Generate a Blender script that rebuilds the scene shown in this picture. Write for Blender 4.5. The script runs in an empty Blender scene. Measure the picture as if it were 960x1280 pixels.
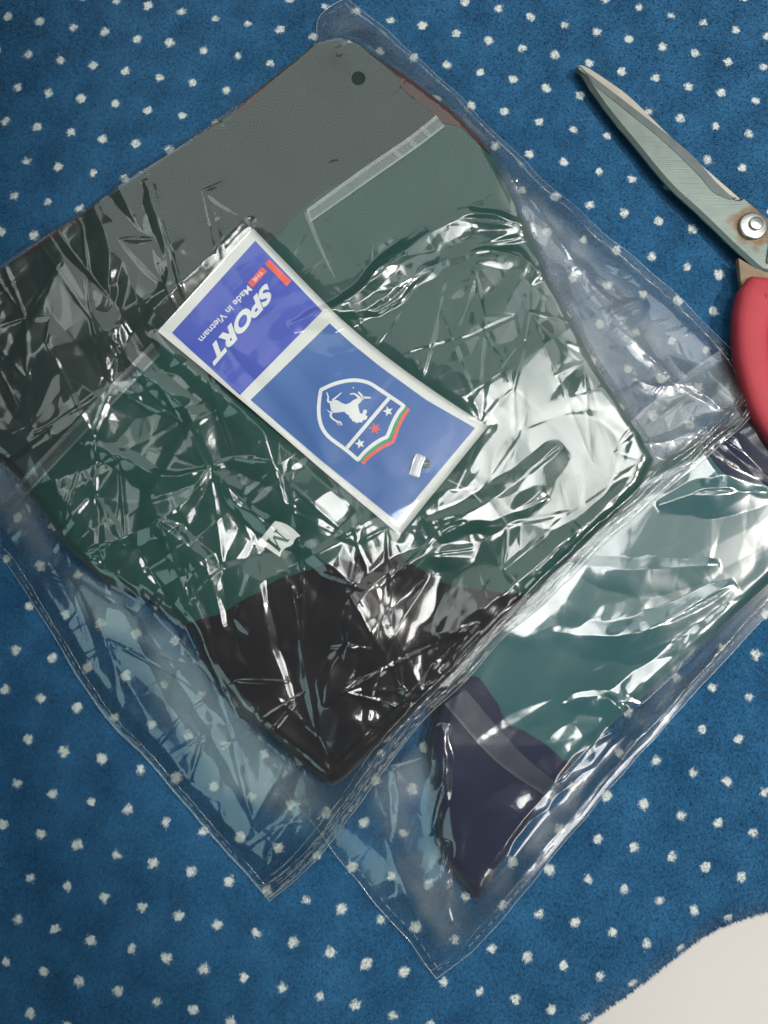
import bpy, math, random
import numpy as np
from mathutils import Matrix, Vector
from mathutils.geometry import delaunay_2d_cdt

# ------------------------------------------------------------------ camera, light, exposure
sc = bpy.context.scene
FPX, PCX, PCY, CAMH = 961.0, 480.0, 640.0, 0.2914
R = np.array([[0.9999726, -0.0008192, -0.0073547],
              [0.0, -0.9938532, 0.1107059],
              [-0.0074002, -0.1107029, -0.9938260]])      # photo camera axes -> world axes

cam_d = bpy.data.cameras.new('camera')
cam = bpy.data.objects.new('camera', cam_d)
sc.collection.objects.link(cam)
cx, cy, cz = R[:, 0], -R[:, 1], -R[:, 2]
cam.matrix_world = Matrix(((cx[0], cy[0], cz[0], 0), (cx[1], cy[1], cz[1], 0),
                           (cx[2], cy[2], cz[2], CAMH), (0, 0, 0, 1)))
cam_d.sensor_fit = 'VERTICAL'
cam_d.sensor_height = 32.0
cam_d.lens = 32.0 * FPX / 1280.0
cam_d.clip_start, cam_d.clip_end = 0.01, 50
sc.camera = cam

w = bpy.data.worlds.new('World'); sc.world = w; w.use_nodes = True
w.node_tree.nodes['Background'].inputs[0].default_value = (0.62, 0.78, 0.88, 1)
w.node_tree.nodes['Background'].inputs[1].default_value = 0.045


def area(name, loc, target, sx, sy, radiance, col):
    ld = bpy.data.lights.new(name, 'AREA'); ld.shape = 'RECTANGLE'; ld.size = sx; ld.size_y = sy
    ld.energy = radiance * sx * sy * math.pi; ld.color = col
    o = bpy.data.objects.new(name, ld); sc.collection.objects.link(o)
    o.location = loc
    o.rotation_euler = (Vector(target) - Vector(loc)).to_track_quat('-Z', 'Y').to_euler()
    return o


def spot(name, loc, target, half_deg, blend, power, radius, col):
    ld = bpy.data.lights.new(name, 'SPOT'); ld.energy = power; ld.spot_size = math.radians(2 * half_deg); ld.spot_blend = blend
    ld.shadow_soft_size = radius; ld.color = col
    o = bpy.data.objects.new(name, ld); sc.collection.objects.link(o); o.location = loc
    o.rotation_euler = (Vector(target) - Vector(loc)).to_track_quat('-Z', 'Y').to_euler()
    return o


# soft light of the ceiling beyond the bags, a window at lower right, added panels for film reflections, the main lamp from the right
area('ceiling_light', (-0.36, 1.40, 1.75), (-0.2, 0.75, 0), 1.6, 1.4, 1.28, (0.93, 1.0, 0.95))
area('reflection_panel_left', (-0.92, 0.62, 1.75), (-0.5, 0.35, 0), 0.75, 0.5, 2.2, (0.90, 1.0, 0.95))  # added panel: its reflection brightens the film shards on the left
area('reflection_panel_right', (0.86, 1.0, 1.75), (0.5, 0.6, 0), 0.55, 0.95, 2.3, (0.95, 1.0, 1.0))  # added panel whose reflection whitens the right film margin
area('overhead_glare_panel', (0.29, 0.23, 1.2), (0.15, 0.11, 0), 0.30, 0.54, 0.95, (1.0, 1.0, 0.97)).data.spread = math.radians(42)   # added panel for glare on the film; narrow spread keeps the left darker
area('window_light', (0.85, -0.72, 0.85), (0.08, -0.05, 0), 0.38, 0.34, 5.5, (1.0, 0.97, 0.95))
area('reflection_panel_near_left', (-0.75, -0.58, 1.05), (-0.2, -0.1, 0), 0.78, 0.58, 1.9, (0.66, 1.0, 1.0))  # added panel, no window known there: reflected pale teal in the left film strip
spot('key_lamp', (0.80, 0.04, 1.12), (0.4754, 0.101, 0.0), 24.0, 0.02, 57, 0.03, (1.0, 0.95, 0.88))  # cone edge placed to leave the lower-left blanket in shade

sc.view_settings.view_transform = 'Standard'
sc.view_settings.look = 'None'
sc.view_settings.exposure = 0.0
sc.view_settings.gamma = 1.0
sc.cycles.use_denoising = True
sc.cycles.max_bounces = 14
sc.cycles.glossy_bounces = 5
sc.cycles.transparent_max_bounces = 32
sc.cycles.sample_clamp_indirect = 6
sc.cycles.caustics_reflective = False
sc.cycles.caustics_refractive = False

rng = np.random.default_rng(7)
random.seed(7)

# ------------------------------------------------------------------ helpers: photo pixel -> place


def un(p, z=0.0):
    """photo pixels (N,2) at height z -> world points (N,3)"""
    p = np.atleast_2d(np.asarray(p, float))
    z = np.broadcast_to(np.asarray(z, float), (len(p),))
    r = np.stack([(p[:, 0] - PCX) / FPX, (p[:, 1] - PCY) / FPX, np.ones(len(p))], 1) @ R.T
    t = (z - CAMH) / r[:, 2]
    return np.stack([r[:, 0] * t, r[:, 1] * t, z], 1)


GX0, GX1, GY0, GY1, GR = -0.222, 0.262, -0.168, 0.268, 0.00043
gx = np.arange(GX0, GX1, GR); gy = np.arange(GY0, GY1, GR)
NX, NY = len(gx), len(gy)
XX, YY = np.meshgrid(gx, gy)                       # [iy, ix]


def sample(F, x, y):
    fx = np.clip((np.asarray(x) - GX0) / GR, 0, NX - 1.001)
    fy = np.clip((np.asarray(y) - GY0) / GR, 0, NY - 1.001)
    ix = fx.astype(int); iy = fy.astype(int); ax = fx - ix; ay = fy - iy
    return (F[iy, ix] * (1 - ax) * (1 - ay) + F[iy, ix + 1] * ax * (1 - ay)
            + F[iy + 1, ix] * (1 - ax) * ay + F[iy + 1, ix + 1] * ax * ay)


def hit(p, F, off=0.0):
    """photo pixels on the height field F"""
    p = np.atleast_2d(np.asarray(p, float)); z = np.full(len(p), 0.01)
    for _ in range(7):
        q = un(p, z); z = sample(F, q[:, 0], q[:, 1]) + off
    return un(p, z)


def box1(a, r, ax):
    a = np.moveaxis(a, ax, 0)
    b = np.concatenate([np.repeat(a[:1], r + 1, 0), a, np.repeat(a[-1:], r, 0)], 0)
    c = np.cumsum(b, 0)
    return np.moveaxis((c[2 * r + 1:] - c[:-2 * r - 1]) / (2 * r + 1), 0, ax)


def blur(a, metres, n=3):
    r = max(1, int(round(metres / GR)))
    for _ in range(n):
        a = box1(box1(a, r, 0), r, 1)
    return a


def noise(metres, seed):
    a = np.random.default_rng(seed).standard_normal((NY, NX))
    a = blur(a, metres); a -= a.mean()
    return a / a.std()


def sd_poly(pts):
    """signed distance (positive inside) of the closed polygon over the grid"""
    P = np.asarray(pts)[:, :2]; d2 = np.full(XX.shape, 1e9); ins = np.zeros(XX.shape, bool)
    if len(P) > 110:                            # long seam outlines: every few points are enough
        P = P[::int(np.ceil(len(P) / 110))]
    for a, b in zip(P, np.roll(P, -1, 0)):
        e = b - a; wx = XX - a[0]; wy = YY - a[1]
        t = np.clip((wx * e[0] + wy * e[1]) / max(e @ e, 1e-12), 0, 1)
        d2 = np.minimum(d2, (wx - e[0] * t) ** 2 + (wy - e[1] * t) ** 2)
        if abs(e[1]) > 1e-12:
            r0, r1 = sorted((int(np.clip(np.ceil((q - GY0) / GR - 1e-9), 0, NY)) for q in (a[1], b[1])))
            if r1 > r0:
                ins[r0:r1] ^= gx[None, :] < (e[0] * (gy[r0:r1] - a[1]) / e[1] + a[0])[:, None]
    d = np.sqrt(d2)
    return np.where(ins, d, -d)


def d_line(pts, XX, YY):
    P = np.asarray(pts)[:, :2]; d2 = np.full(XX.shape, 1e9); par = np.zeros(XX.shape); L = 0.0; sgn = np.zeros(XX.shape)
    seg = np.hypot(*(P[1:] - P[:-1]).T); tot = seg.sum()
    for a, b, l in zip(P[:-1], P[1:], seg):
        e = b - a; wx = XX - a[0]; wy = YY - a[1]
        t = np.clip((wx * e[0] + wy * e[1]) / max(e @ e, 1e-12), 0, 1)
        q = (wx - e[0] * t) ** 2 + (wy - e[1] * t) ** 2
        m = q < d2
        d2 = np.where(m, q, d2); par = np.where(m, (L + t * l) / tot, par)
        sgn = np.where(m, np.sign(e[0] * wy - e[1] * wx), sgn); L += l
    return np.sqrt(d2), par, sgn


def spline(pts, n=8, closed=False):
    P = np.asarray(pts, float); out = []
    N = len(P)
    for i in range(N if closed else N - 1):
        if closed:
            a, b, c, d = P[(i - 1) % N], P[i], P[(i + 1) % N], P[(i + 2) % N]
        else:
            a, b, c, d = P[max(i - 1, 0)], P[i], P[i + 1], P[min(i + 2, N - 1)]
        for k in range(n):
            t = k / n
            out.append(0.5 * ((2 * b) + (-a + c) * t + (2 * a - 5 * b + 4 * c - d) * t * t + (-a + 3 * b - 3 * c + d) * t ** 3))
    if not closed:
        out.append(P[-1])
    return np.array(out)


def resample(P, n):
    P = np.asarray(P, float); s = np.concatenate([[0], np.cumsum(np.linalg.norm(P[1:] - P[:-1], axis=1))])
    t = np.linspace(0, s[-1], n)
    return np.stack([np.interp(t, s, P[:, k]) for k in range(P.shape[1])], 1)


def crumple(cell, ang, stretch, seed):
    """continuous surface of flat facets meeting in sharp creases (crinkled film), 0..1"""
    rg = np.random.default_rng(seed); ca, sa = math.cos(ang), math.sin(ang)
    half = 0.43
    us = np.arange(-half, half, cell * stretch); vs = np.arange(-half, half, cell)
    U, V = np.meshgrid(us, vs)
    U = U + (rg.random(U.shape) - .5) * cell * stretch * 0.95; V = V + (rg.random(V.shape) - .5) * cell * 0.95
    x = (U * ca - V * sa).ravel(); y = (U * sa + V * ca).ravel()
    k = (x > GX0 - .03) & (x < GX1 + .03) & (y > GY0 - .03) & (y < GY1 + .03)
    x, y = x[k], y[k]
    z = rg.random(len(x))
    res = delaunay_2d_cdt([Vector((a, b)) for a, b in zip(u_(x, y, ca, sa, stretch)[0], u_(x, y, ca, sa, stretch)[1])], [], [], 0, 1e-9)
    vv, orig = res[0], res[3]
    ids = [o[0] for o in orig]
    F = np.zeros((NY, NX))
    for f in res[2]:
        if len(f) != 3:
            continue
        i, j, k2 = (ids[q] for q in f)
        X = np.array([x[i], x[j], x[k2]]); Y = np.array([y[i], y[j], y[k2]]); Z = (z[i], z[j], z[k2])
        ix0 = max(int((X.min() - GX0) / GR), 0); ix1 = min(int((X.max() - GX0) / GR) + 2, NX)
        iy0 = max(int((Y.min() - GY0) / GR), 0); iy1 = min(int((Y.max() - GY0) / GR) + 2, NY)
        if ix0 >= ix1 or iy0 >= iy1:
            continue
        den = (Y[1] - Y[2]) * (X[0] - X[2]) + (X[2] - X[1]) * (Y[0] - Y[2])
        if abs(den) < 1e-14:
            continue
        gxs = gx[ix0:ix1][None, :]; gys = gy[iy0:iy1][:, None]
        a = ((Y[1] - Y[2]) * (gxs - X[2]) + (X[2] - X[1]) * (gys - Y[2])) / den
        b = ((Y[2] - Y[0]) * (gxs - X[2]) + (X[0] - X[2]) * (gys - Y[2])) / den
        c = 1 - a - b
        m = (a >= -1e-6) & (b >= -1e-6) & (c >= -1e-6)
        F[iy0:iy1, ix0:ix1][m] = (a * Z[0] + b * Z[1] + c * Z[2])[m]
    return F


def creases(cell, ang, stretch, seed, keep=.5, wmin=.0009, wmax=.0022):
    """network of thin straight ridges, as in film that has been crushed and pulled flat again; -1..1"""
    rg = np.random.default_rng(seed); ca, sa = math.cos(ang), math.sin(ang)
    us = np.arange(-.42, .42, cell * stretch); vs = np.arange(-.42, .42, cell)
    U, V = np.meshgrid(us, vs)
    U = U + (rg.random(U.shape) - .5) * cell * stretch; V = V + (rg.random(V.shape) - .5) * cell
    x = (U * ca - V * sa).ravel(); y = (U * sa + V * ca).ravel()
    k = (x > GX0 - .02) & (x < GX1 + .02) & (y > GY0 - .02) & (y < GY1 + .02)
    x, y = x[k], y[k]
    a_, b_ = u_(x, y, ca, sa, stretch)
    res = delaunay_2d_cdt([Vector(q) for q in zip(a_, b_)], [], [], 0, 1e-9)
    ids = [o[0] for o in res[3]]
    F = np.zeros((NY, NX))
    for e in res[1]:
        if rg.random() > keep:
            continue
        i, j = ids[e[0]], ids[e[1]]
        wd = rg.uniform(wmin, wmax); h = rg.uniform(.3, 1) * (1 if rg.random() < .8 else -.6)
        x0, x1 = min(x[i], x[j]) - wd, max(x[i], x[j]) + wd; y0, y1 = min(y[i], y[j]) - wd, max(y[i], y[j]) + wd
        ix0, ix1 = max(int((x0 - GX0) / GR), 0), min(int((x1 - GX0) / GR) + 2, NX)
        iy0, iy1 = max(int((y0 - GY0) / GR), 0), min(int((y1 - GY0) / GR) + 2, NY)
        if ix0 >= ix1 or iy0 >= iy1:
            continue
        ex, ey = x[j] - x[i], y[j] - y[i]; L2 = ex * ex + ey * ey
        wx = gx[ix0:ix1][None, :] - x[i]; wy = gy[iy0:iy1][:, None] - y[i]
        t = np.clip((wx * ex + wy * ey) / max(L2, 1e-12), 0, 1)
        d = np.hypot(wx - ex * t, wy - ey * t)
        r = h * np.clip(1 - d / (wd * (.35 + .65 * np.sin(np.pi * np.clip(t, .03, .97)))), 0, 1)
        W = F[iy0:iy1, ix0:ix1]
        F[iy0:iy1, ix0:ix1] = np.where(np.abs(r) > np.abs(W), r, W)
    return F


def u_(x, y, ca, sa, st):
    return ((x * ca + y * sa) / st, -x * sa + y * ca)


def warp(F, amp, scale, seed):
    return sample(F, XX + amp * noise(scale, seed), YY + amp * noise(scale, seed + 1))


def blob(px, rad):
    """soft spot at a photo pixel, radius in photo pixels"""
    q = un(px, 0.012)[0]; r = rad * CAMH / FPX
    return np.exp(-((XX - q[0]) ** 2 + (YY - q[1]) ** 2) / (r * r))


def smooth(a, lo, hi):
    t = np.clip((a - lo) / (hi - lo), 0, 1)
    return t * t * (3 - 2 * t)


# ------------------------------------------------------------------ helpers: objects
def obj(name, verts, faces, mat, parent=None, shade=True):
    me = bpy.data.meshes.new(name)
    verts = np.asarray(verts, np.float32)
    if isinstance(faces, np.ndarray):
        nf, k = faces.shape
        me.vertices.add(len(verts)); me.vertices.foreach_set('co', verts.ravel())
        me.loops.add(nf * k); me.loops.foreach_set('vertex_index', faces.astype(np.int32).ravel())
        me.polygons.add(nf); me.polygons.foreach_set('loop_start', np.arange(0, nf * k, k, dtype=np.int32))
        me.update(calc_edges=True)
    else:
        me.from_pydata([tuple(map(float, v)) for v in verts], [], [tuple(int(i) for i in f) for f in faces])
    me.validate()
    if shade:
        me.polygons.foreach_set('use_smooth', np.ones(len(me.polygons), bool))
    me.materials.append(mat)
    o = bpy.data.objects.new(name, me); sc.collection.objects.link(o)
    if parent:
        o.parent = parent
        o.matrix_parent_inverse = Matrix.Translation(-Vector(parent.location))
    return o


def thing(name, label, cat, loc=(0, 0, 0), group=None):
    o = bpy.data.objects.new(name, None); sc.collection.objects.link(o)
    o.location = loc; o.empty_display_size = 0.02
    return tag(o, label, cat, group)


def tag(o, label, cat, group=None):
    o['label'] = label; o['category'] = cat
    if group:
        o['group'] = group
    return o


def grid_faces(nu, nv):
    i = np.arange(nu * nv).reshape(nv, nu)
    return np.stack([i[:-1, :-1], i[:-1, 1:], i[1:, 1:], i[1:, :-1]], -1).reshape(-1, 4)


def coons(e0, e1, e2, e3, nu, nv):
    """e0: P00->P10, e1: P10->P11, e2: P01->P11, e3: P00->P01 (points in the plane)"""
    c0, c2 = resample(e0, nu), resample(e2, nu); d0, d1 = resample(e3, nv), resample(e1, nv)
    u = np.linspace(0, 1, nu)[None, :, None]; v = np.linspace(0, 1, nv)[:, None, None]
    S = (1 - v) * c0[None] + v * c2[None] + (1 - u) * d0[:, None] + u * d1[:, None] - (
        (1 - u) * (1 - v) * c0[0] + u * (1 - v) * c0[-1] + (1 - u) * v * c2[0] + u * v * c2[-1])
    return S


def patch(name, sd, F, mat, parent, step=2, off=0.0, skirt=0.0, skirt_to=None):
    """cloth sheet cut to the outline sd>=0 on the height field F, rim snapped to the outline"""
    gyy, gxx = np.gradient(sd, GR)
    S = sd[::step, ::step]; ny, nx = S.shape
    cell_in = (S[:-1, :-1] > 0) | (S[1:, :-1] > 0) | (S[:-1, 1:] > 0) | (S[1:, 1:] > 0)
    idx = np.arange(ny * nx).reshape(ny, nx)
    q = np.stack([idx[:-1, :-1], idx[:-1, 1:], idx[1:, 1:], idx[1:, :-1]], -1)[cell_in]
    used = np.unique(q); rem = np.full(ny * nx, -1); rem[used] = np.arange(len(used))
    x = XX[::step, ::step].ravel()[used].copy(); y = YY[::step, ::step].ravel()[used].copy()
    s = S.ravel()[used]; g1 = gxx[::step, ::step].ravel()[used]; g2 = gyy[::step, ::step].ravel()[used]
    o = s < 0
    x[o] -= s[o] * g1[o]; y[o] -= s[o] * g2[o]
    z = sample(F, x, y) + off
    V = np.stack([x, y, z], 1); Fq = rem[q]
    if skirt or skirt_to is not None:
        E = np.concatenate([Fq[:, [0, 1]], Fq[:, [1, 2]], Fq[:, [2, 3]], Fq[:, [3, 0]]])
        key = np.sort(E, 1); k = key[:, 0].astype(np.int64) * (len(V) + 1) + key[:, 1]
        _, inv, cnt = np.unique(k, return_inverse=True, return_counts=True)
        B = E[cnt[inv] == 1]
        bv = np.unique(B); mp = np.full(len(V), -1); mp[bv] = len(V) + np.arange(len(bv))
        low = V[bv].copy()
        low[:, 2] = (sample(skirt_to, low[:, 0], low[:, 1]) if skirt_to is not None else low[:, 2] - skirt)
        Fq = np.concatenate([Fq, np.stack([B[:, 1], B[:, 0], mp[B[:, 0]], mp[B[:, 1]]], 1)])
        V = np.concatenate([V, low])
    return obj(name, V, Fq, mat, parent)


def tube(path, rad, n=8, close_loop=False, flat=1.0):
    P = np.asarray(path, float); N = len(P)
    rad = np.broadcast_to(np.asarray(rad, float), (N,))
    T = (np.roll(P, -1, 0) - np.roll(P, 1, 0)) if close_loop else np.gradient(P, axis=0)
    T /= np.linalg.norm(T, axis=1)[:, None] + 1e-12
    up = np.array([0, 0, 1.0]); S = np.cross(T, up); S /= np.linalg.norm(S, axis=1)[:, None] + 1e-12
    U = np.cross(S, T)
    a = np.linspace(0, 2 * math.pi, n, endpoint=False)
    V = P[:, None] + rad[:, None, None] * (np.cos(a)[None, :, None] * S[:, None] + flat * np.sin(a)[None, :, None] * U[:, None])
    i = np.arange(N * n).reshape(N, n)
    j = np.roll(i, -1, 1)
    if close_loop:
        ii, jj = np.roll(i, -1, 0), np.roll(j, -1, 0)
        F = np.stack([i, j, jj, ii], -1).reshape(-1, 4)
    else:
        F = np.stack([i[:-1], j[:-1], j[1:], i[1:]], -1).reshape(-1, 4)
    return V.reshape(-1, 3), F


# ------------------------------------------------------------------ materials
def new_mat(name):
    m = bpy.data.materials.new(name); m.use_nodes = True
    nt = m.node_tree; nt.nodes.clear()
    out = nt.nodes.new('ShaderNodeOutputMaterial')
    return m, nt, out


def N(nt, t, **kw):
    n = nt.nodes.new('ShaderNode' + t)
    for k, v in kw.items():
        setattr(n, k, v)
    return n


def film_mat(name, haze, rough, gain=2.0, tint=(0.985, 0.995, 0.995, 1), fade=False):
    m, nt, out = new_mat(name); L = nt.links.new
    fr = N(nt, 'Fresnel'); fr.inputs['IOR'].default_value = 1.5
    mu = N(nt, 'Math', operation='MULTIPLY', use_clamp=True); mu.inputs[1].default_value = gain
    L(fr.outputs[0], mu.inputs[0])
    tc = N(nt, 'TexCoord')
    tr = N(nt, 'BsdfTransparent'); tr.inputs[0].default_value = tint
    cl = N(nt, 'Math', operation='MINIMUM'); cl.inputs[1].default_value = .38
    L(mu.outputs[0], cl.inputs[0])
    g1 = N(nt, 'BsdfGlossy'); g1.inputs['Roughness'].default_value = rough
    g2 = N(nt, 'BsdfGlossy'); g2.inputs['Roughness'].default_value = .22          # micro-crinkle of the film
    gl = N(nt, 'MixShader'); gl.inputs[0].default_value = .46
    L(g1.outputs[0], gl.inputs[1]); L(g2.outputs[0], gl.inputs[2])
    di = N(nt, 'BsdfDiffuse'); di.inputs[0].default_value = (0.86, 0.9, 0.9, 1)
    tl = N(nt, 'BsdfTranslucent'); tl.inputs[0].default_value = (0.86, 0.9, 0.9, 1)
    mx0 = N(nt, 'MixShader'); L(di.outputs[0], mx0.inputs[1]); L(tl.outputs[0], mx0.inputs[2])
    no2 = N(nt, 'TexNoise'); no2.inputs['Scale'].default_value = 55; no2.inputs['Detail'].default_value = 4
    L(tc.outputs['Object'], no2.inputs['Vector'])
    hz = N(nt, 'MapRange'); hz.inputs[1].default_value = .35; hz.inputs[2].default_value = .7
    hz.inputs[3].default_value = haze * .6; hz.inputs[4].default_value = haze * 1.5
    L(no2.outputs[0], hz.inputs[0])
    hzo, clo = hz.outputs[0], cl.outputs[0]
    if fade:                                     # the folded layer thins out towards its rim
        at = N(nt, 'Attribute', attribute_name='fade')
        m1 = N(nt, 'Math', operation='MULTIPLY'); L(hzo, m1.inputs[0]); L(at.outputs['Fac'], m1.inputs[1])
        m2 = N(nt, 'Math', operation='MULTIPLY'); L(clo, m2.inputs[0]); L(at.outputs['Fac'], m2.inputs[1])
        hzo, clo = m1.outputs[0], m2.outputs[0]
    mx1 = N(nt, 'MixShader'); L(hzo, mx1.inputs[0]); L(tr.outputs[0], mx1.inputs[1]); L(mx0.outputs[0], mx1.inputs[2])
    mx2 = N(nt, 'MixShader'); L(clo, mx2.inputs[0]); L(mx1.outputs[0], mx2.inputs[1]); L(gl.outputs[0], mx2.inputs[2])
    L(mx2.outputs[0], out.inputs[0])
    return m


def fabric_mat(name, col, col2, rough=0.85, weave=1500, sheen=0.15):
    m, nt, out = new_mat(name); L = nt.links.new
    b = N(nt, 'BsdfPrincipled'); b.inputs['Roughness'].default_value = rough
    b.inputs['Sheen Weight'].default_value = sheen; b.inputs['Specular IOR Level'].default_value = 0.25
    tc = N(nt, 'TexCoord')
    no = N(nt, 'TexNoise'); no.inputs['Scale'].default_value = 45; no.inputs['Detail'].default_value = 5
    L(tc.outputs['Object'], no.inputs['Vector'])
    mx = N(nt, 'Mix', data_type='RGBA'); mx.inputs['A'].default_value = (*col, 1); mx.inputs['B'].default_value = (*col2, 1)
    L(no.outputs[0], mx.inputs['Factor']); L(mx.outputs['Result'], b.inputs['Base Color'])
    wv = N(nt, 'TexNoise'); wv.inputs['Scale'].default_value = weave; wv.inputs['Detail'].default_value = 2
    L(tc.outputs['Object'], wv.inputs['Vector'])
    bp = N(nt, 'Bump'); bp.inputs['Strength'].default_value = 0.12; bp.inputs['Distance'].default_value = 0.0003
    L(wv.outputs[0], bp.inputs['Height']); L(bp.outputs[0], b.inputs['Normal'])
    L(b.outputs[0], out.inputs[0])
    return m


def plain_mat(name, col, rough=0.5, metal=0.0, var=0.12, scale=80, bump=0.0, spec=0.5):
    m, nt, out = new_mat(name); L = nt.links.new
    b = N(nt, 'BsdfPrincipled'); b.inputs['Roughness'].default_value = rough; b.inputs['Metallic'].default_value = metal
    b.inputs['Specular IOR Level'].default_value = spec
    tc = N(nt, 'TexCoord')
    no = N(nt, 'TexNoise'); no.inputs['Scale'].default_value = scale; no.inputs['Detail'].default_value = 6
    L(tc.outputs['Object'], no.inputs['Vector'])
    mx = N(nt, 'Mix', data_type='RGBA')
    mx.inputs['A'].default_value = (*[c * (1 - var) for c in col], 1)
    mx.inputs['B'].default_value = (*[min(c * (1 + var), 1) for c in col], 1)
    L(no.outputs[0], mx.inputs['Factor']); L(mx.outputs['Result'], b.inputs['Base Color'])
    if bump:
        bp = N(nt, 'Bump'); bp.inputs['Strength'].default_value = bump; bp.inputs['Distance'].default_value = 0.0004
        n3 = N(nt, 'TexNoise'); n3.inputs['Scale'].default_value = scale * 12
        L(tc.outputs['Object'], n3.inputs['Vector']); L(n3.outputs[0], bp.inputs['Height']); L(bp.outputs[0], b.inputs['Normal'])
    L(b.outputs[0], out.inputs[0])
    return m


def steel_mat(name):
    """worn steel with rust round the rivet (object origin at the rivet)"""
    m, nt, out = new_mat(name); L = nt.links.new
    b = N(nt, 'BsdfPrincipled'); b.inputs['Metallic'].default_value = 0.75
    tc = N(nt, 'TexCoord')
    no = N(nt, 'TexNoise'); no.inputs['Scale'].default_value = 150; no.inputs['Detail'].default_value = 6
    L(tc.outputs['Object'], no.inputs['Vector'])
    base = N(nt, 'Mix', data_type='RGBA'); base.inputs['A'].default_value = (.15, .18, .165, 1); base.inputs['B'].default_value = (.23, .27, .245, 1)
    L(no.outputs[0], base.inputs['Factor'])
    ln = N(nt, 'VectorMath', operation='LENGTH'); L(tc.outputs['Object'], ln.inputs[0])
    fall = N(nt, 'MapRange'); fall.inputs[1].default_value = .0045; fall.inputs[2].default_value = .0135; fall.inputs[3].default_value = .62; fall.inputs[4].default_value = 0
    L(ln.outputs['Value'], fall.inputs[0])
    n2 = N(nt, 'TexNoise'); n2.inputs['Scale'].default_value = 190; n2.inputs['Detail'].default_value = 5
    L(tc.outputs['Object'], n2.inputs['Vector'])
    ad = N(nt, 'Math', operation='ADD'); L(fall.outputs[0], ad.inputs[0]); L(n2.outputs[0], ad.inputs[1])
    rp = N(nt, 'MapRange'); rp.inputs[1].default_value = .74; rp.inputs[2].default_value = 1.0; rp.inputs[3].default_value = 0; rp.inputs[4].default_value = .85
    L(ad.outputs[0], rp.inputs[0])
    mx = N(nt, 'Mix', data_type='RGBA'); mx.inputs['B'].default_value = (.16, .085, .04, 1)
    L(rp.outputs[0], mx.inputs['Factor']); L(base.outputs['Result'], mx.inputs['A']); L(mx.outputs['Result'], b.inputs['Base Color'])
    mp = N(nt, 'Mapping'); mp.inputs['Rotation'].default_value = (0, 0, math.radians(43)); mp.inputs['Scale'].default_value = (90, 2600, 200)
    L(tc.outputs['Object'], mp.inputs['Vector'])
    sn = N(nt, 'TexNoise'); sn.inputs['Scale'].default_value = 1; sn.inputs['Detail'].default_value = 4; L(mp.outputs[0], sn.inputs['Vector'])
    bp = N(nt, 'Bump'); bp.inputs['Strength'].default_value = .35; bp.inputs['Distance'].default_value = .0002
    L(sn.outputs[0], bp.inputs['Height']); L(bp.outputs[0], b.inputs['Normal'])
    ro = N(nt, 'MapRange'); ro.inputs[3].default_value = .30; ro.inputs[4].default_value = .55; L(no.outputs[0], ro.inputs[0])
    L(ro.outputs[0], b.inputs['Roughness'])
    L(b.outputs[0], out.inputs[0])
    return m


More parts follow.
